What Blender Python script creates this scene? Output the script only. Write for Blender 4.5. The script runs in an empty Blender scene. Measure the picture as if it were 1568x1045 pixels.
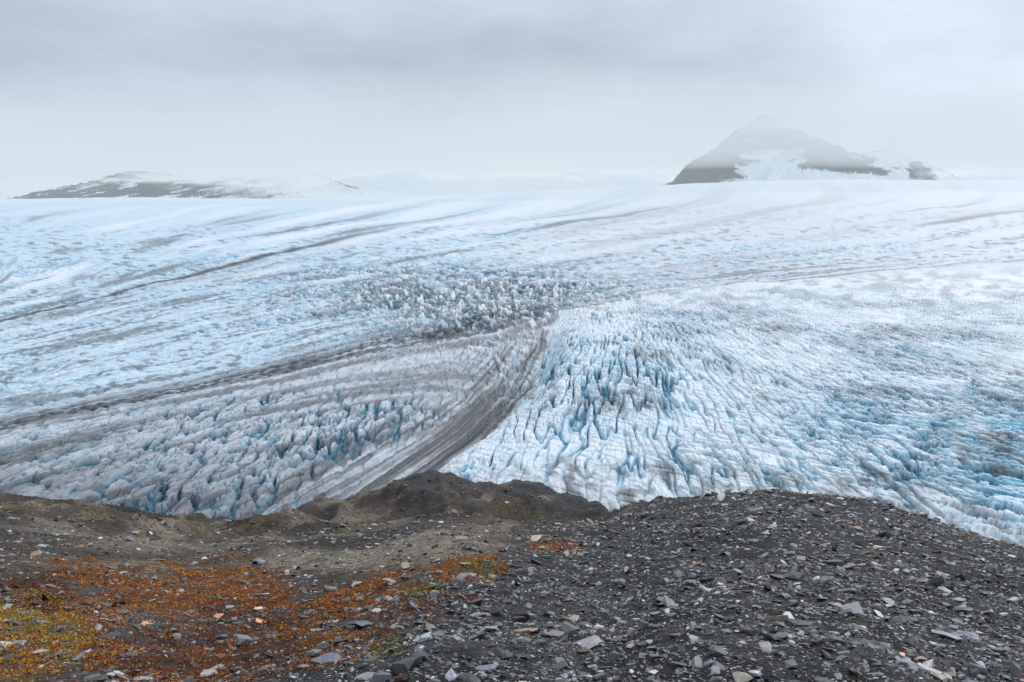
import bpy, bmesh, math
import numpy as np
rng = np.random.default_rng(7)
S, C = math.sin(math.radians(10.3)), math.cos(math.radians(10.3))
H = 100.0

# ---------------------------------------------------------------- helpers
def bearing(px, py):
    """survey sighting from the lookout -> (x/y, -z/y)"""
    dx = (px-784)/1220.0; dy = (522-py)/1220.0
    Y = C+dy*S
    return dx/Y, (S-dy*C)/Y
def site(px, py):
    t, q = bearing(px, py); y = H/q
    return t*y, y
_tr = np.random.default_rng(99)
PERM = _tr.permutation(4096).astype(np.int32); ANG = _tr.uniform(0, 2*math.pi, 4096)
GX = np.cos(ANG).astype(np.float32)*1.5; GY = np.sin(ANG).astype(np.float32)*1.5
def pn(x, y, seed=0):
    x, y = np.broadcast_arrays(np.asarray(x, float), np.asarray(y, float))
    x0 = np.floor(x); y0 = np.floor(y); fx = (x-x0).astype(np.float32); fy = (y-y0).astype(np.float32)
    ix = (x0.astype(np.int64)+seed*131).astype(np.int32); iy = (y0.astype(np.int64)+seed*57).astype(np.int32)
    ux = fx*fx*(3-2*fx); uy = fy*fy*(3-2*fy)
    pa = PERM[ix & 4095]; pb = PERM[(ix+1) & 4095]
    def g(p, j, dx, dy):
        h = PERM[(p+iy+j) & 4095]
        return GX[h]*dx+GY[h]*dy
    a = g(pa, 0, fx, fy); b = g(pb, 0, fx-1, fy); c = g(pa, 1, fx, fy-1); d = g(pb, 1, fx-1, fy-1)
    a = a+(b-a)*ux; c = c+(d-c)*ux
    return a+(c-a)*uy
def fbm(x, y, o=4, seed=0, gain=.5):
    s = 0; a = 1; n = 0
    for i in range(o):
        s = s+a*pn(x*2**i, y*2**i, seed+i*17); n += a; a *= gain
    return s/n
def ss(a, b, x):
    t = np.clip((x-a)/(b-a), 0, 1); return t*t*(3-2*t)

def grid_mesh(name, X, Y, Z, attrs, mat, smooth=True):
    R, K = X.shape
    co = np.stack([X, Y, Z], -1).reshape(-1, 3).astype(np.float32)
    i = np.arange(R-1)[:, None]*K+np.arange(K-1)[None, :]
    f = np.stack([i, i+1, i+K+1, i+K], -1).reshape(-1, 4)
    return raw_mesh(name, co, f, attrs, mat, smooth)
def raw_mesh(name, co, f, attrs, mat, smooth=False):
    me = bpy.data.meshes.new(name)
    n = f.shape[1]
    me.vertices.add(len(co)); me.vertices.foreach_set('co', np.ascontiguousarray(co, dtype=np.float32).ravel())
    me.loops.add(f.size); me.loops.foreach_set('vertex_index', f.astype(np.int32).ravel())
    me.polygons.add(len(f)); me.polygons.foreach_set('loop_start', np.arange(0, f.size, n, dtype=np.int32))
    me.polygons.foreach_set('loop_total', np.full(len(f), n, dtype=np.int32))
    me.polygons.foreach_set('use_smooth', np.full(len(f), smooth))
    me.update(calc_edges=True)
    for k, v in attrs.items():
        v = np.asarray(v, dtype=np.float32)
        a = me.color_attributes.new(k, 'FLOAT_COLOR', 'POINT')
        a.data.foreach_set('color', v.reshape(-1, 4).ravel())
    me.materials.append(mat)
    ob = bpy.data.objects.new(name, me); bpy.context.scene.collection.objects.link(ob)
    return ob
def rgba(r, g, b, shape=None):
    r, g, b = np.broadcast_arrays(r, g, b)
    return np.stack([r, g, b, np.ones_like(r, dtype=float)], -1)

class NT:
    def __init__(s, nt): s.n = nt.nodes; s.l = nt.links; s.n.clear()
    def add(s, t, **k):
        nd = s.n.new(t)
        ins = k.pop('ins', {})
        for a, b in k.items(): setattr(nd, a, b)
        for a, b in ins.items(): s.put(nd.inputs[a], b)
        return nd
    def put(s, inp, v):
        if isinstance(v, bpy.types.NodeSocket): s.l.new(v, inp)
        else: inp.default_value = v
    def math(s, op, a, b=0.0, c=0.0, clamp=False):
        m = s.add('ShaderNodeMath', operation=op, use_clamp=clamp)
        s.put(m.inputs[0], a); s.put(m.inputs[1], b); s.put(m.inputs[2], c)
        return m.outputs[0]
    def mix(s, f, a, b, bt='MIX'):
        m = s.add('ShaderNodeMix', data_type='RGBA', blend_type=bt)
        s.put(m.inputs[0], f); s.put(m.inputs[6], a); s.put(m.inputs[7], b)
        return m.outputs[2]
    def noise(s, vec, scale, detail=4, rough=.55):
        m = s.add('ShaderNodeTexNoise'); s.put(m.inputs['Vector'], vec)
        m.inputs['Scale'].default_value = scale; m.inputs['Detail'].default_value = detail; m.inputs['Roughness'].default_value = rough
        return m.outputs[0]
    def ramp(s, f, pts):
        m = s.add('ShaderNodeValToRGB'); s.put(m.inputs[0], f); e = m.color_ramp.elements
        while len(e) < len(pts): e.new(.5)
        for k, (p, c) in zip(e, pts): k.position = p; k.color = (*c, 1) if len(c) == 3 else c
        return m.outputs[0]
    def mr(s, v, a, b, c=0., d=1.):
        m = s.add('ShaderNodeMapRange'); s.put(m.inputs[0], v)
        for i, k in enumerate((a, b, c, d)): m.inputs[i+1].default_value = k
        return m.outputs[0]
def newmat(name):
    m = bpy.data.materials.new(name); m.use_nodes = True
    return m, NT(m.node_tree)

# ---------------------------------------------------------------- materials
def ice_mat():
    m, t = newmat('glacier_ice')
    at = t.add('ShaderNodeAttribute', attribute_name='ice').outputs['Color']
    pos = t.add('ShaderNodeNewGeometry').outputs['Position']
    n1 = t.noise(pos, .9, 4, .65)
    v = t.mr(n1, .3, .7, .82, 1.14)
    col = t.mix(1.0, at, t.add('ShaderNodeCombineColor', ins={0: v, 1: v, 2: v}).outputs[0], 'MULTIPLY')
    bp = t.add('ShaderNodeBump', ins={'Strength': .4, 'Distance': .4, 'Height': n1})
    b = t.add('ShaderNodeBsdfPrincipled', ins={'Base Color': col, 'Roughness': .6, 'Specular IOR Level': .3, 'Normal': bp.outputs[0]})
    t.add('ShaderNodeOutputMaterial', ins={'Surface': b.outputs[0]})
    return m
def ground_mat():
    m, t = newmat('moraine_soil')
    at = t.add('ShaderNodeAttribute', attribute_name='soil').outputs['Color']
    pos = t.add('ShaderNodeNewGeometry').outputs['Position']
    n1 = t.noise(pos, 3.0, 7, .7)
    n2 = t.noise(pos, 45.0, 3, .7)
    vo = t.add('ShaderNodeTexVoronoi', feature='F1'); t.put(vo.inputs['Vector'], pos); vo.inputs['Scale'].default_value = 34
    vc = t.add('ShaderNodeSeparateColor', ins={0: vo.outputs['Color']}).outputs[0]
    vo2 = t.add('ShaderNodeTexVoronoi', feature='F1'); t.put(vo2.inputs['Vector'], pos); vo2.inputs['Scale'].default_value = 8
    vc2 = t.add('ShaderNodeSeparateColor', ins={0: vo2.outputs['Color']}).outputs[0]
    k = t.math('MULTIPLY', t.mr(n1, .3, .7, .45, 1.55), t.mr(vc, 0, 1, .45, 1.7))
    k = t.math('MULTIPLY', k, t.mr(n2, .3, .7, .65, 1.35))
    k = t.math('MULTIPLY', k, t.mr(vc2, 0, 1, .7, 1.35))
    col = t.mix(1.0, at, t.add('ShaderNodeCombineColor', ins={0: k, 1: k, 2: k}).outputs[0], 'MULTIPLY')
    hgt = t.math('ADD', t.math('MULTIPLY', vo.outputs['Distance'], -.6), t.math('MULTIPLY', n2, .8))
    bp = t.add('ShaderNodeBump', ins={'Strength': .9, 'Distance': .03, 'Height': hgt})
    b = t.add('ShaderNodeBsdfPrincipled', ins={'Base Color': col, 'Roughness': .85, 'Specular IOR Level': .25, 'Normal': bp.outputs[0]})
    t.add('ShaderNodeOutputMaterial', ins={'Surface': b.outputs[0]})
    return m
def stone_mat():
    m, t = newmat('slate_stone')
    at = t.add('ShaderNodeAttribute', attribute_name='tint').outputs['Color']
    pos = t.add('ShaderNodeNewGeometry').outputs['Position']
    n1 = t.noise(pos, 30, 5, .7)
    k = t.mr(n1, .3, .7, .6, 1.35)
    col = t.mix(1.0, at, t.add('ShaderNodeCombineColor', ins={0: k, 1: k, 2: k}).outputs[0], 'MULTIPLY')
    bp = t.add('ShaderNodeBump', ins={'Strength': .6, 'Distance': .01, 'Height': n1})
    b = t.add('ShaderNodeBsdfPrincipled', ins={'Base Color': col, 'Roughness': .48, 'Specular IOR Level': .5, 'Normal': bp.outputs[0]})
    t.add('ShaderNodeOutputMaterial', ins={'Surface': b.outputs[0]})
    return m
def leaf_mat():
    m, t = newmat('tundra_leaf')
    at = t.add('ShaderNodeAttribute', attribute_name='tint').outputs['Color']
    b = t.add('ShaderNodeBsdfPrincipled', ins={'Base Color': at, 'Roughness': .7, 'Specular IOR Level': .2})
    t.add('ShaderNodeOutputMaterial', ins={'Surface': b.outputs[0]})
    return m
def nunatak_mat():
    m, t = newmat('snowy_rock')
    col = t.add('ShaderNodeAttribute', attribute_name='rock').outputs['Color']
    b = t.add('ShaderNodeBsdfPrincipled', ins={'Base Color': col, 'Roughness': .9, 'Specular IOR Level': .1})
    tr = t.add('ShaderNodeBsdfTransparent')
    # cloud imitated by fading the summits to transparent, amount stored per point
    cl = t.add('ShaderNodeAttribute', attribute_name='cloud')
    cf = t.add('ShaderNodeSeparateColor', ins={0: cl.outputs['Color']}).outputs[0]
    mx = t.add('ShaderNodeMixShader', ins={0: cf, 1: b.outputs[0], 2: tr.outputs[0]})
    t.add('ShaderNodeOutputMaterial', ins={'Surface': mx.outputs[0]})
    return m

# ---------------------------------------------------------------- glacier
def fan_t(dense, n, wide, m):
    a = np.linspace(-dense, dense, n)
    e = dense+(wide-dense)*np.linspace(0, 1, m+1)[1:]**1.5
    return np.concatenate([-e[::-1], a, e])
tt = fan_t(.71, 1650, 1.5, 60)
q = np.concatenate([np.linspace(.50, .40, 50)[:-1], np.linspace(.40, .0105, 900)])
yy = np.concatenate([H/q, [10200, 11200, 12500, 14500, 17000]])
T, Y = np.meshgrid(tt, yy)
X = T*Y
f2y = np.array([100, 342, 476, 723, 824, 1033, 1130, 1314, 2600, 9000, 17000.])
f2x = np.array([-400, -228, -113, 51, 113, 395, 570, 840, 2500, 9500, 18000.])
f1y = np.array([100, 636, 1787, 2780, 9000, 17000.])
f1x = np.array([-500, -416, -414, -305, 600, 2000.])
def curve(y, ys, xs):
    ly = np.log(y); l = np.log(ys); o = 0
    for d in (-.16, -.12, -.08, -.04, 0, .04, .08, .12, .16): o = o+np.interp(ly+d, l, xs)
    return o/9
F1 = curve(Y, f1y, f1x); F2 = curve(Y, f2y, f2x)
W = np.maximum(F2-F1, 60)
G = np.where(Y < 650, Y/10, 65*(2-650/Y))           # distance measure, coarser up-glacier
sc = np.maximum(1, Y/650.)
PH = (X-F1)/W+.014*fbm(X/(160*sc), G/14, 2, 5)
Ty = np.array([150, 218, 253, 297, 352, 417, 520, 645, 700, 760.]); Tx = np.array([-90, -72, -58, -41, -19, 0, 16, 30, 42, 70.])
TX = curve(Y, Ty, Tx)*.4+np.interp(Y, Ty, Tx)*.6
D = X-TX+fbm(X/60, Y/90, 2, 77)*6
low = ss(.95, 1.05, PH+.03*fbm(X/50, Y/60, 3, 9))*ss(1500, 900, Y)       # lobes below the medial band
right = ss(-3, 4, D)*low
right = np.where(Y > 700, low, right)
left = low*(1-right)
upper = 1-low

# large forms
Z = np.full_like(X, -H)
A = ss(720, 500, Y)
prof = np.where(D < 0, np.exp(-(D/36.0)**2), np.exp(-(D/13.0)**2))
Z -= A*15*prof*np.where(Y < 720, 1, 0)
Z += 6*np.exp(-((X-60)/70)**2-((Y-500)/130)**2)*ss(-5, 30, D)
Z += fbm(X/140, Y/160, 3, 31)*5*ss(200, 500, Y)+fbm(X/900, Y/1400, 2, 33)*20*ss(900, 3000, Y)
rise = ss(1300, 9500, Y)
tx = X/Y
Z += rise*(75+205*ss(-.25, .42, tx)+10*fbm(tx*5, Y/5000, 2, 3))
Z -= ss(10000, 17000, Y)*500

def crev(v, u, w, seed, o2=.4):
    n = pn(v, u, seed)+o2*pn(v*2.1, u*2.3, seed+5)
    a = np.abs(n)
    return np.clip(1-a/w, 0, 1), a
wx = fbm(X/28, Y/50, 3, 201)*4.0; wy = fbm(X/28, Y/50, 3, 202)*4.0
def radial(cx, cy):
    dx = X+wx-cx; dy = cy-(Y+wy)
    return np.arctan2(dx, dy)*900, np.hypot(dx, dy)
patch = ss(-.35, .3, fbm(X/60, Y/90, 3, 41))
core = np.exp(-((X-50)/55)**2-((Y-460)/110)**2)
head = np.exp(-((X-6)/26)**2-((Y-490)/85)**2)       # torn ice at the head of the fold
brk = ss(-.30, .05, fbm(X/10, Y/30, 2, 207))         # crevasses pinch out along their length
# right lobe : fan of narrow crevasses, flat dirty-white ribs between
th, rr = radial(150, 1150)
c1, a1 = crev(th/5.6, rr/46, .18, 11, .35)
c1 = c1*(.35+.65*brk)
c1b, a1b = crev(th/2.6, rr/15, .18, 12)
amt = np.clip(.42+.60*patch+.40*core+.6*head, 0, 1.3)*right*ss(1000, 600, Y)
h = -amt*(2.2*c1**.42+.5*c1b)+amt*(.35*np.minimum(a1, .5)+.3*np.minimum(a1b, .5))
h += -(core*.8+head)*right*1.4*c1**.42
cm = amt*np.maximum(c1, .45*c1b)
# cross set falling to the right
k = ss(-10, 110, X-.05*Y)
ua = (X+wx)*.80-(Y+wy)*.60; va = (X+wx)*.60+(Y+wy)*.80
c2, a2 = crev(va/5.2, ua/26, .17, 21, .3)
c2b, a2b = crev(va/2.4+50, ua/9, .18, 23)
br = ss(110, 180, X)*ss(440, 330, Y)
am2 = np.clip(.46+.9*br+.4*patch, 0, 1.4)*k*right*ss(1100, 600, Y)+.30*right*(1-k)*ss(800, 450, Y)
h += -am2*(2.0*c2**.42+.4*c2b)+am2*.5*np.minimum(a2, .6)
cm = np.maximum(cm, am2*np.maximum(c2, .5*c2b))
# left lobe
th2, r2 = radial(20, 1150)
c3, a3 = crev(th2/5.8, r2/22, .20, 51, .3)
c3b, a3b = crev(th2/2.7, r2/8, .22, 52)
pl = .40+.70*ss(-.3, .3, fbm(PH*6, Y/140, 3, 61))
flank = ss(-46, -14, D)*A                       # smooth striated wall of the fold
am3 = left*pl*(1-.78*flank)*ss(440, 340, Y+60*fbm(X/80, Y/80, 2, 63))+left*.42*(1-flank)
am3 = am3+left*head*.8
h += -am3*(2.3*c3**.5+.8*c3b)+am3*(.6*np.minimum(a3, .6)+.4*np.minimum(a3b, .5))
cm = np.maximum(cm, am3*np.maximum(c3, .5*c3b))
st = pn(D/2.8, Y/120, 71)+.6*pn(D/1.2, Y/70, 72)+.5*pn(D/6, Y/150, 73)
h += st*.8*(flank*left+np.exp(-(D/10)**2)*A)*(1-head)
# upper field : transverse cracks + seracs
by = site(720, 450)[1]; bt_ = bearing(725, 450)[0]
serac = np.exp(-((T-bt_)/.20)**2-((np.log(Y)-np.log(by))/.34)**2)
serac = np.clip(serac*1.2, 0, 1)*ss(-.6, .05, fbm(X/60, G/6, 3, 88))
gx = X/sc
s2, b2 = crev(G*1.0+gx/40, gx/20, .28, 82)
s3, b3 = crev(gx/6+G*.25, G*.55, .26, 83)
zone = upper*(.26+.95*serac+.32*ss(-.1, .4, fbm(PH*9, G/12, 3, 91)))*ss(3200, 1200, Y)
h += zone*sc**.3*(-2.3*s2**.8-1.2*s3**.8+1.8*np.minimum(b2, .7)-.5)
cm = np.maximum(cm, zone*np.maximum(s2, .8*s3)*.95)
bn = pn(gx/6.5, G*.8, 95)*.75+.35*pn(gx/2.6, G*1.8, 96)
blk = ss(.27, .38, bn)*np.clip(serac*1.1+.2*left*ss(380, 500, Y), 0, 1)
h += blk*3.0
h += fbm(X/3, Y/4.5, 3, 99)*.35*ss(800, 400, Y)
Z += h

# colour
def lerp(a, b, f): return a+(b-a)*f[..., None]
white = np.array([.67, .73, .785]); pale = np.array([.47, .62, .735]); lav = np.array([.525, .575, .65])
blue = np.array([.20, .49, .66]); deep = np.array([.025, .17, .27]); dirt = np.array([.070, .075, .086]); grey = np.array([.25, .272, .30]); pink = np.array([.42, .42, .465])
col = np.broadcast_to(white, X.shape+(3,)).copy()
strk = fbm(PH*22, G/16, 4, 111)
col = lerp(col, pale, upper*ss(-.25, .30, strk+.3*ss(.05, -.4, T))*.95)
col = lerp(col, lav, upper*ss(-.15, .35, T)*.8)
col = lerp(col, pink, upper*ss(.08, .4, fbm(PH*14, G/20, 3, 121))*ss(-.15, .25, T)*.65)
col = lerp(col, pale, right*ss(-.1, .4, fbm(X/50, Y/80, 4, 131))*.5)
col = lerp(col, blue, right*np.clip((core*.45+head*.5)*ss(-.25, .3, fbm(X/9, Y/25, 3, 133))+br*.85*ss(-.2, .25, fbm(ua/40, va/7, 3, 134)), 0, 1))
col = lerp(col, lav, left*.8)
fine = fbm(PH*60, G/7, 4, 141); fine2 = fbm(X/6, Y/12, 3, 142)*ss(900, 500, Y)
fleck = fbm(gx/9+G*.3, G*1.1, 3, 143)
dr = 1.0*np.exp(-((PH-.0)/.012)**2)*ss(3200, 1200, Y)*ss(300, 600, Y)
dr = np.maximum(dr, .50*np.exp(-((PH-.05)/.03)**2)*ss(2200, 900, Y)*(.6+fine))
dr = np.maximum(dr, 1.2*np.exp(-((PH-.935)/.085)**2)*ss(950, 620, Y)*(.68+1.0*fine))
dr = np.maximum(dr, 1.0*np.exp(-((PH-.98)/.028)**2)*ss(900, 600, Y)*(.80+.9*fine))
dr = np.maximum(dr, .95*np.exp(-((PH-1.0)/.010)**2)*ss(1700, 1250, Y)*(.75+fine))
dr = np.maximum(dr, .60*ss(.0, .40, fine)*upper*ss(2000, 700, Y))
dr = np.maximum(dr, .62*ss(.0, .30, fleck)*upper*ss(4500, 1100, Y)*ss(-.4, .15, strk))
dr = np.maximum(dr, .70*serac*upper*(.58+.42*ss(-.25, .3, fleck)))
dr = np.maximum(dr, left*(.30+.36*ss(-.1, .35, fbm(PH*12, Y/120, 5, 146))+.30*ss(330, 240, Y)))
core_d = np.where(D < 0, np.exp(-((D+5)/18.)**2), np.exp(-(D/3.5)**2))
dr = np.maximum(dr, A*(1-.4*head)*np.maximum(1.4*core_d, 1.0*np.exp(-((D+12)/38.)**2)*(D < 2))*(.76+.70*st))
dr = np.maximum(dr, right*.60*ss(.02, .42, fbm(X/35, Y/70, 4, 147)+.35*ss(330, 240, Y)+.1*patch)*(.6+fine2))
dr = np.maximum(dr, right*.42*ss(550, 800, Y)*ss(-.2, .3, fbm(gx/14, G/3, 3, 148)))
dr = np.maximum(dr, .58*ss(.13, .40, strk)*upper*ss(6500, 2000, Y))
dr = np.clip(dr+.22*fine2*(low+serac), 0, 1)
col = lerp(col, grey, np.clip(dr*1.6, 0, 1)*.78)
col = lerp(col, dirt, np.clip(dr*1.5-.45, 0, 1))
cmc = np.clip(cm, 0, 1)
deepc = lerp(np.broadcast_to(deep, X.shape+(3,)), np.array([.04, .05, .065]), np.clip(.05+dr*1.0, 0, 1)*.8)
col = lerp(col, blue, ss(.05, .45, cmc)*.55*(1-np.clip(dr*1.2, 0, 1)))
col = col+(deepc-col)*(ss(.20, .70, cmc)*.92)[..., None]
col = lerp(col, np.array([.80, .84, .88]), np.clip(blk, 0, 1)*.8)
col = lerp(col, np.array([.72, .80, .86]), ss(2500, 9000, Y)*.6)  # distant haze painted into the ice colour
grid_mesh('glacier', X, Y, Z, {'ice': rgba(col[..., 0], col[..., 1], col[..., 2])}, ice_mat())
print('glacier done')

# ---------------------------------------------------------------- nunataks
nm = nunatak_mat()
def nunatak(name, px0, px1, prof, Yc, depth, base, seed, snowf, cloudz, n=520, m=220, rough=1.0, xcl=None, sncl=.5):
    t0 = (px0-784)/1220/C; t1 = (px1-784)/1220/C
    xs = np.linspace(t0*Yc, t1*Yc, n); ys = np.linspace(Yc-depth, Yc+depth, m)
    Xn, Yn = np.meshgrid(xs, ys)
    pxs = np.array([p[0] for p in prof]); pys = np.array([p[1] for p in prof])
    pz = np.array([-bearing(784, p)[1]*Yc for p in pys]); px_ = (pxs-784)/1220/C*Yc
    top = np.interp(Xn+fbm(Xn/500, Yn/500, 3, seed)*160, px_, pz)
    v = np.abs(Yn-Yc)/depth
    r = 1-np.abs(fbm(Xn/420, Yn/420, 5, seed+3))*2.2
    Zn = base+(top-base)*(1-ss(0, 1, v*(.9+.3*r*rough)))
    Zn += ((r-.6)*110*ss(0, .3, v)*(1-v)+fbm(Xn/90, Yn/90, 4, seed+7)*55)*rough
    Zn = np.minimum(Zn, top+15+rough*45*fbm(Xn/70, Yn/200, 4, seed+8))
    pxn = Xn/Yc*1220*C+784
    sn = snowf(pxn, Xn, Yn, Zn)
    rock = np.array([.022, .027, .037]); snow = np.array([.72, .80, .87])
    c = lerp(np.broadcast_to(rock, Xn.shape+(3,)), snow, sn)
    f = (Xn-xs[0])/(xs[-1]-xs[0])
    cz = ss(cloudz[0], cloudz[1], Zn+fbm(Xn/700, Zn/120, 3, seed+9)*200+cloudz[2]*f)
    if xcl: cz = np.maximum(cz, ss(xcl[0], xcl[1], pxn+fbm(Xn/300, Zn/100, 3, seed+11)*60))
    cz = np.maximum(cz, sncl*sn*ss(cloudz[0]-150, cloudz[0]+100, Zn))  # snow faded further into the sky behind, imitating mist
    cz = 1-(1-cz)*ss(0, .08, f)*ss(1, .88, f)
    grid_mesh(name, Xn, Yn, Zn, {'rock': rgba(c[..., 0], c[..., 1], c[..., 2]), 'cloud': rgba(cz, cz, cz)}, nm)
def snowL(px, x, y, z):
    a = fbm(x/560, (z-.22*x)/46, 4, 301, .6)
    return ss(-.03, .07, a+.30*ss(330, 500, px)-.18*ss(450, 230, px))
def snowR(px, x, y, z):
    a = fbm(x/200, z/90, 5, 311, .6)*.9
    c1 = 1.1*np.exp(-((px-1072+(z-450)*-.10)/42)**2); c2 = 1.1*np.exp(-((px-1235)/66)**2)*ss(250, 330, z+(px-1232)*.8); c3 = np.exp(-((px-1356)/24)**2)*1.0*ss(500, 350, z)
    c4 = .95*np.exp(-((px-1160)/70)**2)*ss(500, 600, z)
    return ss(.40, .60, 1-np.maximum.reduce([c1, c2, c3, c4])-a*1.1)
nunatak('nunatak', 10, 560, [(0,318),(70,303),(150,282),(230,262),(300,246),(380,240),(460,254),(560,288)], 10500, 1500, -150, 300, snowL, (130, 310, 130), xcl=(330, 480), sncl=.8)
nunatak('nunatak', 990, 1480, [(990,292),(1025,278),(1045,252),(1090,222),(1122,194),(1150,174),(1180,190),(1230,212),(1290,236),(1335,228),(1385,250),(1440,270),(1480,285)], 10500, 1500, -150, 400, snowR, (480, 1050, 60), xcl=(1330, 1430), sncl=.85)
nunatak('snowfield', 430, 1700, [(430,300),(560,270),(660,256),(760,272),(880,262),(990,250),(1100,262),(1400,250),(1700,255)], 12500, 1400, -150, 500, lambda px, x, y, z: np.ones_like(z), (100, 400, 0), n=300, m=80, rough=.3)

# ---------------------------------------------------------------- foreground moraine
cr = np.array([(-700,740,60),(-300,745,60),(0,760,58),(100,770,55),(200,787,50),(300,803,46),(400,788,50),(480,774,60),(560,757,74),(610,741,80),(660,733,80),(720,739,80),(780,742,80),(850,750,75),(920,764,60),(960,776,45),(1000,766,32),(1080,758,28),(1180,752,27),(1260,757,27),(1330,765,27),(1400,783,25),(1480,808,23),(1568,838,22),(1800,900,20),(2300,980,20)], float)
ct = np.array([bearing(a, b)[0] for a, b, _ in cr]); cs = np.array([bearing(a, b)[1] for a, b, _ in cr]); cD = cr[:, 2]
CC = 1.75
def crest_sD(t):
    s = 0; d = 0
    for o in (-.012, 0, .012): s = s+np.interp(t+o, ct, cs); d = d+np.interp(t+o, ct, cD)
    return s/3, d/3
def gsite(px, py):
    t, qq = bearing(px, py); s, d = crest_sD(np.array(t))
    y = 1/max((qq-float(s))/CC+1/float(d), 1e-3)
    return t*y, y
def ground_z(x, y):
    t = x/np.maximum(y, .5); s, d = crest_sD(t)
    z = -s*y-CC*(1-y/d)
    over = np.maximum(y-d, 0)
    z = np.where(y > d, -s*d-(s+.05)*over-.5*over*ss(0, 14, over), z)
    far = ss(12, 45, y)*ss(150, 80, y)
    lf = ss(.2, .0, t)
    z = z+fbm(x/7, y/9, 4, 501)*(.25+.9*far)*ss(2, 12, y)*(1-.4*ss(.1, .25, t))
    rd = 1-np.abs(fbm(x/8+3, y/12, 4, 507))*2.4
    z = z+(rd-.75)*1.5*far*lf
    z = z-4.0*np.exp(-((y-47)/11)**2)*ss(-.30, -.16, t)*ss(.16, .08, t)
    z = z+.8*np.exp(-((y-74)/9)**2)*np.exp(-((t+.10)/.05)**2)
    z = z+fbm(x/1.3, y/1.3, 4, 503)*.13+fbm(x/.22, y/.22, 3, 505)*.03
    return np.maximum(z, -130)
tg = fan_t(.78, 1100, 1.8, 60)
yg = np.concatenate([np.geomspace(.7, 95, 950), np.geomspace(97, 260, 60)])
TG, YG = np.meshgrid(tg, yg); XG = TG*YG
ZG = ground_z(XG, YG)
blobs = [  # sighting x,y, radius (frac of distance) , kind
 (30,955,.09,'y'),(110,985,.05,'y'),(40,1035,.05,'y'),(230,905,.08,'o'),(320,885,.06,'o'),(150,930,.06,'o'),(480,930,.08,'r'),(560,905,.07,'o'),(620,925,.06,'r'),
 (700,868,.05,'o'),(740,872,.022,'g'),(640,905,.03,'g'),(850,838,.028,'o'),(280,1025,.10,'r'),(420,985,.08,'r'),(60,900,.06,'r'),
 (160,880,.06,'o'),(590,990,.02,'g'),(20,1010,.07,'o'),(380,905,.06,'o'),(1535,826,.012,'o'),(915,792,.015,'y'),(370,940,.06,'r'),(500,985,.05,'o'),(440,960,.05,'o'),(180,1000,.06,'o'),(300,1030,.05,'o')]
def veg_masks(x, y):
    out = {}
    nz = fbm(x/.9, y/1.3, 4, 601)+.6*fbm(x/.2, y/.25, 2, 603)
    for kx, ky, rad, kind in blobs:
        bx, by = gsite(kx, ky)
        d2 = ((x/y-bx/by)/rad/1.2)**2+((np.log(y)-math.log(by))/(rad*2.8))**2
        out[kind] = np.maximum(out.get(kind, 0), np.exp(-d2))
    return {k: ss(.28, .58, v+.95*nz)*ss(.05, .25, v) for k, v in out.items()}
bt = np.array([[360,1045],[500,985],[620,930],[745,880],[842,832],[925,800],[985,772]])
bw = np.array([gsite(a, b) for a, b in bt])
def spur(x, y):
    xb = np.interp(y, bw[:, 1], bw[:, 0])
    return ss(-.07, .05, (x-xb)/y+.07*fbm(x/1.5, y/1.5, 3, 611))
sp = spur(XG, YG)
n_a = fbm(XG/4, YG/5, 4, 621)
gc = np.broadcast_to(np.array([.048, .038, .031]), XG.shape+(3,)).copy()
gc = lerp(gc, np.array([.155, .130, .102]), ss(-.15, .35, n_a)*ss(9, 16, YG))
gc = lerp(gc, np.array([.080, .064, .024]), ss(.05, .4, fbm(XG/6, YG/8, 4, 623))*ss(14, 30, YG)*.85)
gc = lerp(gc, np.array([.024, .020, .018]), ss(.0, .22, fbm(XG/3, YG/5, 4, 627))*ss(10, 24, YG)*.9)
gc = lerp(gc, np.array([.034, .035, .038]), ss(50, 62, YG)*ss(-.17, -.12, TG)*ss(.2, .1, TG)*ss(.40, -.05, fbm(XG/7, YG/9, 4, 629))*.9)
gc = lerp(gc, np.array([.034, .033, .035]), sp)
gc = lerp(gc, np.array([.013, .012, .013]), sp*ss(-.15, .25, fbm(XG/1.6, YG/1.6, 4, 625))*.85)
vm = veg_masks(XG, np.maximum(YG, .5))
gcol = {'y': (.12, .075, .012), 'o': (.095, .032, .008), 'r': (.045, .017, .010), 'g': (.035, .042, .012)}
for k_ in vm: gc = lerp(gc, np.array(gcol[k_]), vm[k_]*.9*(1-.3*sp))
grid_mesh('moraine_ground', XG, YG, ZG, {'soil': rgba(gc[..., 0], gc[..., 1], gc[..., 2])}, ground_mat())
print('ground done')

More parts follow.
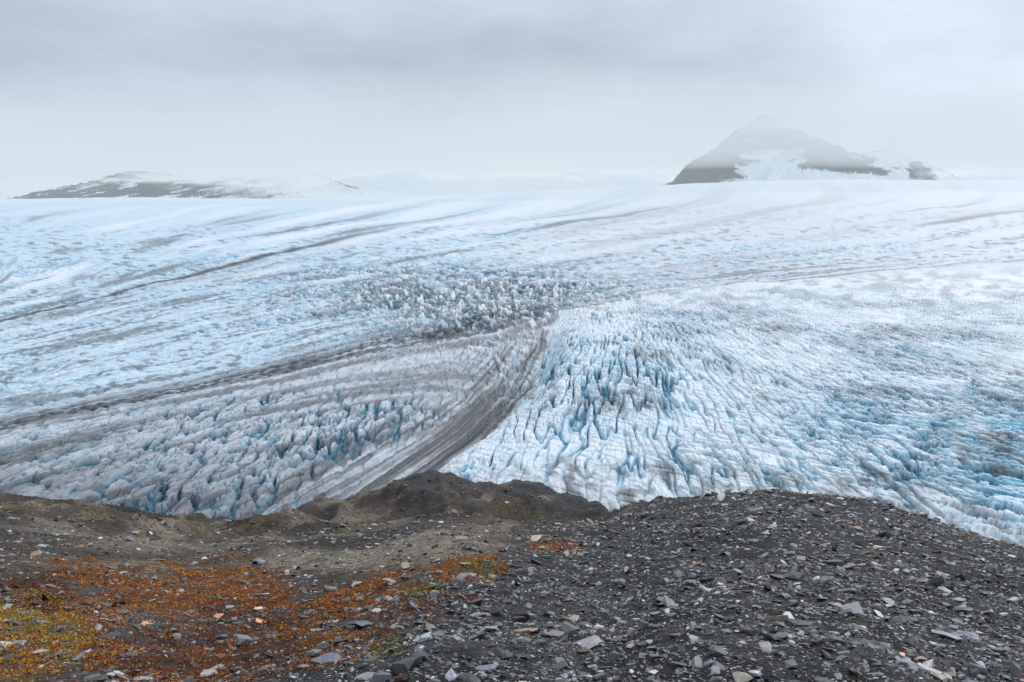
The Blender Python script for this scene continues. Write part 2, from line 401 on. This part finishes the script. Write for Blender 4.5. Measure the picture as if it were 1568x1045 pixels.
# ---------------------------------------------------------------- stones
def rock_variants(n, k, flat):
    out = []
    for i in range(n):
        bm = bmesh.new()
        p = rng.normal(size=(k, 3)); p /= np.linalg.norm(p, axis=1)[:, None]
        p = np.sign(p)*np.abs(p)**.7*rng.uniform(.8, 1.1, (k, 1))
        p *= np.array([1, rng.uniform(.45, .85), rng.uniform(*flat)])
        for v in p: bm.verts.new(v)
        bmesh.ops.convex_hull(bm, input=bm.verts)
        loose = [v for v in bm.verts if not v.link_faces]
        bmesh.ops.delete(bm, geom=loose, context='VERTS')
        bmesh.ops.triangulate(bm, faces=bm.faces)
        bm.verts.index_update()
        out.append((np.array([v.co[:] for v in bm.verts]), np.array([[v.index for v in f.verts] for f in bm.faces])))
        bm.free()
    return out
def scatter(x, y, size, variants, tint, sink=.25, tiltmax=.45):
    n = len(x); z = ground_z(x, y); vs = []; fs = []; cs_ = []; off = 0
    which = rng.integers(0, len(variants), n)
    for w, (bv, bf) in enumerate(variants):
        I = np.where(which == w)[0]
        if len(I) == 0: continue
        a = rng.uniform(0, 2*np.pi, len(I)); ti = rng.normal(0, tiltmax*.5, len(I)); tj = rng.normal(0, tiltmax*.5, len(I))-.25
        ca, sa = np.cos(a), np.sin(a)
        v = bv[None]*size[I][:, None, None]*rng.uniform(.75, 1.25, (len(I), 1, 3))
        vx = v[..., 0]*ca[:, None]-v[..., 1]*sa[:, None]; vy = v[..., 0]*sa[:, None]+v[..., 1]*ca[:, None]
        vz = v[..., 2]+vx*np.tan(ti)[:, None]+vy*np.tan(tj)[:, None]
        hgt = np.abs(bv[:, 2]).max()*size[I]
        P = np.stack([vx+x[I][:, None], vy+y[I][:, None], vz+(z[I]+hgt*(1-2*sink))[:, None]], -1)
        vs.append(P.reshape(-1, 3))
        fs.append((bf[None]+(np.arange(len(I))*len(bv))[:, None, None]+off).reshape(-1, 3))
        off += len(I)*len(bv)
        cs_.append(np.repeat(tint[I], len(bv), axis=0))
    return np.concatenate(vs), np.concatenate(fs), np.concatenate(cs_)
def samp(n, r0, r1, power=2.0, tw=.85):
    u = rng.uniform(0, 1, n)
    y = (r0**power+u*(r1**power-r0**power))**(1/power)
    t = rng.uniform(-tw, tw, n)
    return t*y, y
def stone_tint(x, y, n):
    g = np.exp(rng.normal(-2.15, .82, n)); g = np.clip(g, .02, .55)
    hue = rng.uniform(0, 1, n)
    c = np.stack([g*.93, g, g*1.10], -1)
    w = hue > .76; c[w] = np.stack([g[w]*1.12, g[w]*1.0, g[w]*.84], -1)
    w = hue > .965; c[w] = np.stack([g[w]*1.6, g[w]*.95, g[w]*.65], -1)
    l = (1-spur(x, y))[:, None]
    c = c*(1-l)+c*np.array([1.08, 1.0, .90])*l
    return np.concatenate([c, np.ones((n, 1))], 1)
var = rock_variants(14, 10, (.12, .38)); varb = rock_variants(12, 18, (.20, .50))
V = []; Fc = []; Cc = []; off = 0
for n, r0, r1, s0, s1, pw, vv, dens in [(42000, 3, 11, .011, .024, 2, var, .9), (62000, 3, 30, .020, .050, 1.5, var, .8), (18000, 3.5, 45, .04, .10, 1.4, varb, .7), (600, 5, 32, .09, .17, 1.5, varb, .7), (4500, 24, 80, .06, .26, 1.4, varb, .9)]:
    x, y = samp(n, r0, r1, pw)
    s, d = crest_sD(x/y)
    keep = rng.uniform(0, 1, n) < np.clip(.42+.58*spur(x, y)+1.5*fbm(x/1.2, y/1.2, 3, 701), dens*.3, 1)
    keep &= y < d*1.25
    x = x[keep]; y = y[keep]; n = len(x)
    size = s0+(s1-s0)*rng.uniform(0, 1, n)**2.2
    a, b, c = scatter(x, y, size, vv, stone_tint(x, y, n))
    V.append(a); Fc.append(b+off); Cc.append(c); off += len(a)
# individually surveyed larger stones: sighting, half-width in sighting units, reflectance tint
hero = [(1012,897,17,(.34,.36,.38)),(898,985,23,(.30,.30,.30)),(850,972,20,(.24,.22,.20)),(1218,882,22,(.06,.065,.08)),(1306,940,18,(.22,.23,.25)),
 (498,1012,32,(.12,.14,.18)),(806,964,17,(.36,.22,.16)),(1172,1003,17,(.24,.24,.26)),(820,832,13,(.42,.36,.28)),(60,1000,14,(.36,.31,.24)),(168,968,16,(.05,.05,.055)),
 (552,962,22,(.10,.115,.14)),(988,960,14,(.07,.07,.08)),(752,958,13,(.26,.28,.31)),(880,944,12,(.34,.30,.24)),(1262,893,12,(.20,.21,.23)),(1110,820,9,(.3,.31,.33)),
 (930,1018,15,(.24,.19,.14)),(1085,1020,12,(.16,.17,.19)),(1460,985,14,(.26,.27,.3)),(1540,1005,12,(.2,.21,.23)),(640,1010,18,(.05,.055,.065)),(985,795,12,(.10,.11,.14)),
 (200,838,9,(.16,.17,.2)),(545,885,10,(.28,.3,.32)),(735,885,11,(.3,.32,.34)),(340,970,10,(.07,.075,.09)),(1380,930,11,(.10,.11,.13)),(1210,855,12,(.13,.14,.17)),(330,1020,13,(.3,.29,.27))]
hx = []; hy = []; hs = []; hc = []
for a, b, r, c in hero:
    x_, y_ = gsite(a, b); hx.append(x_); hy.append(y_); hs.append(r/1220*math.hypot(y_, .45*y_)); hc.append((*c, 1))
a, b, c = scatter(np.array(hx), np.array(hy), np.array(hs), varb, np.array(hc), sink=.15)
V.append(a); Fc.append(b+off); Cc.append(c); off += len(a)
raw_mesh('scattered_stones', np.concatenate(V), np.concatenate(Fc), {'tint': np.concatenate(Cc)}, stone_mat())
print('stones', off)

# ---------------------------------------------------------------- tundra vegetation
N = 130000
x, y = samp(N, 3, 40, 1.2)
vmk = veg_masks(x, y)
clump = ss(-.25, .2, fbm(x/.16, y/.2, 2, 641))
V = []; Cc = []
pal = {'y': [(.50, .30, .015), (.28, .21, .02), (.44, .15, .012)], 'o': [(.42, .115, .008), (.28, .06, .008), (.36, .18, .015)], 'r': [(.15, .034, .010), (.22, .055, .012), (.07, .033, .012)], 'g': [(.10, .16, .022), (.18, .20, .022), (.06, .07, .015)]}
for k_, mk in vmk.items():
    I = np.where(rng.uniform(0, 1, N)*1.15 < mk*clump)[0]
    K = 6
    cx = np.repeat(x[I], K)+rng.normal(0, .03, len(I)*K)*np.repeat(np.sqrt(y[I]/5), K)
    cy = np.repeat(y[I], K)+rng.normal(0, .03, len(I)*K)*np.repeat(np.sqrt(y[I]/5), K)
    n = len(cx); L = rng.uniform(.008, .018, n)*np.sqrt(cy/5)
    cz = ground_z(cx, cy)+rng.uniform(0, .035, n)
    a = rng.uniform(0, 2*np.pi, n); e = rng.uniform(.0, 1.2, n)
    d1 = np.stack([np.cos(a)*np.cos(e), np.sin(a)*np.cos(e), np.sin(e)], -1)*L[:, None]
    d2 = np.stack([-np.sin(a), np.cos(a), rng.normal(0, .3, n)], -1)*L[:, None]*.45
    c0 = np.stack([cx, cy, cz], -1)
    V.append(np.stack([c0-d1*.3, c0+d1*.5+d2, c0+d1*1.4, c0+d1*.5-d2], 1).reshape(-1, 3))
    pc = np.array(pal[k_])[np.repeat(rng.integers(0, 3, len(I)), K)]*rng.uniform(.45, 1.25, (n, 1))
    Cc.append(np.repeat(np.concatenate([pc, np.ones((n, 1))], 1), 4, axis=0))
V = np.concatenate(V); Cc = np.concatenate(Cc)
raw_mesh('tundra_vegetation', V, np.arange(len(V)).reshape(-1, 4), {'tint': Cc}, leaf_mat())
print('leaves', len(V)//4)

# ---------------------------------------------------------------- haze and low cloud (uniform volumes, emission standing in for scattered daylight)
def air(name, loc, scale, dn, colr, st_):
    bm = bmesh.new(); bmesh.ops.create_cube(bm, size=1)
    me = bpy.data.meshes.new(name); bm.to_mesh(me); bm.free()
    o = bpy.data.objects.new(name, me); bpy.context.scene.collection.objects.link(o)
    o.location = loc; o.scale = scale
    m, t = newmat(name+'_air')
    ab = t.add('ShaderNodeVolumeAbsorption', ins={'Color': (0, 0, 0, 1), 'Density': dn})
    em = t.add('ShaderNodeEmission', ins={'Color': (*colr, 1), 'Strength': dn*st_})
    ad = t.add('ShaderNodeAddShader', ins={0: ab.outputs[0], 1: em.outputs[0]})
    t.add('ShaderNodeOutputMaterial', ins={'Volume': ad.outputs[0]})
    me.materials.append(m)
air('haze', (0, 10500, 150), (44000, 16000, 640), 5.6e-5, (.74, .85, .92), .98)
air('low_cloud', (0, 9500, 625), (43000, 7400, 590), 1/2900., (.66, .75, .83), 1.0)

# ---------------------------------------------------------------- sky + sun
w = bpy.data.worlds.new('World'); bpy.context.scene.world = w; w.use_nodes = True
t = NT(w.node_tree)
g = t.add('ShaderNodeTexCoord').outputs['Generated']
sep = t.add('ShaderNodeSeparateXYZ', ins={0: g})
z = sep.outputs[2]
nz = t.noise(g, 4.0, 5, .55)
zz = t.math('MULTIPLY_ADD', t.math('SUBTRACT', nz, .5), .13, z)
zin = t.math('MULTIPLY_ADD', zz, 1.0, .1, clamp=True)
bright = t.ramp(zin, [(0, (.76, .84, .90)), (.105, (.88, .97, 1.01)), (.15, (.86, .95, .99)), (.19, (.63, .705, .80)), (.25, (.54, .61, .72)), (.34, (.64, .72, .84)), (1, (.96, 1.0, 1.07))])
dull = t.ramp(zin, [(0, (.64, .74, .83)), (.11, (.64, .74, .83)), (.15, (.54, .625, .72)), (.21, (.465, .53, .64)), (.27, (.50, .57, .69)), (.36, (.63, .71, .83)), (1, (.96, 1.0, 1.07))])
xl = t.mr(sep.outputs[0], -.42, .0)
base = t.mix(xl, dull, bright)
den = t.math('ADD', t.math('MAXIMUM', z, 0.0), .14)
cx = t.math('DIVIDE', sep.outputs[0], den); cy = t.math('DIVIDE', sep.outputs[1], den)
cv = t.add('ShaderNodeCombineXYZ', ins={0: cx, 1: cy, 2: 0.0}).outputs[0]
n1 = t.noise(cv, .7, 7, .6)
n2 = t.noise(g, 3.0, 3, .5)
k = t.math('MULTIPLY', t.mr(n1, .3, .7, .86, 1.16), t.mr(n2, .3, .7, .92, 1.08))
k = t.math('MULTIPLY', k, t.mr(sep.outputs[0], .1, .55, 1.0, 1.34))
cl = t.mix(1.0, base, t.add('ShaderNodeCombineColor', ins={0: k, 1: k, 2: k}).outputs[0], 'MULTIPLY')
sky = t.add('ShaderNodeTexSky', sky_type='NISHITA', sun_disc=False, sun_elevation=math.radians(42), sun_rotation=math.radians(40))
b1 = t.add('ShaderNodeBackground', ins={'Color': sky.outputs[0], 'Strength': .06})
b2 = t.add('ShaderNodeBackground', ins={'Color': cl, 'Strength': 1.0})
mx = t.add('ShaderNodeMixShader', ins={0: .94, 1: b1.outputs[0], 2: b2.outputs[0]})
t.add('ShaderNodeOutputWorld', ins={'Surface': mx.outputs[0]})
sd = bpy.data.lights.new('sun', 'SUN'); sd.energy = 1.5; sd.angle = math.radians(12); sd.color = (1, .985, .96)
so = bpy.data.objects.new('sun', sd); bpy.context.scene.collection.objects.link(so)
so.rotation_euler = (math.radians(-48), 0, math.radians(-40))

# ---------------------------------------------------------------- camera
cd = bpy.data.cameras.new('camera'); cd.lens = 28; cd.sensor_width = 36; cd.clip_start = .05; cd.clip_end = 60000
co = bpy.data.objects.new('camera', cd); bpy.context.scene.collection.objects.link(co)
co.rotation_euler = (math.radians(90-10.3), 0, 0)
sc_ = bpy.context.scene; sc_.camera = co
sc_.view_settings.view_transform = 'Standard'; sc_.view_settings.look = 'None'; sc_.view_settings.exposure = 0
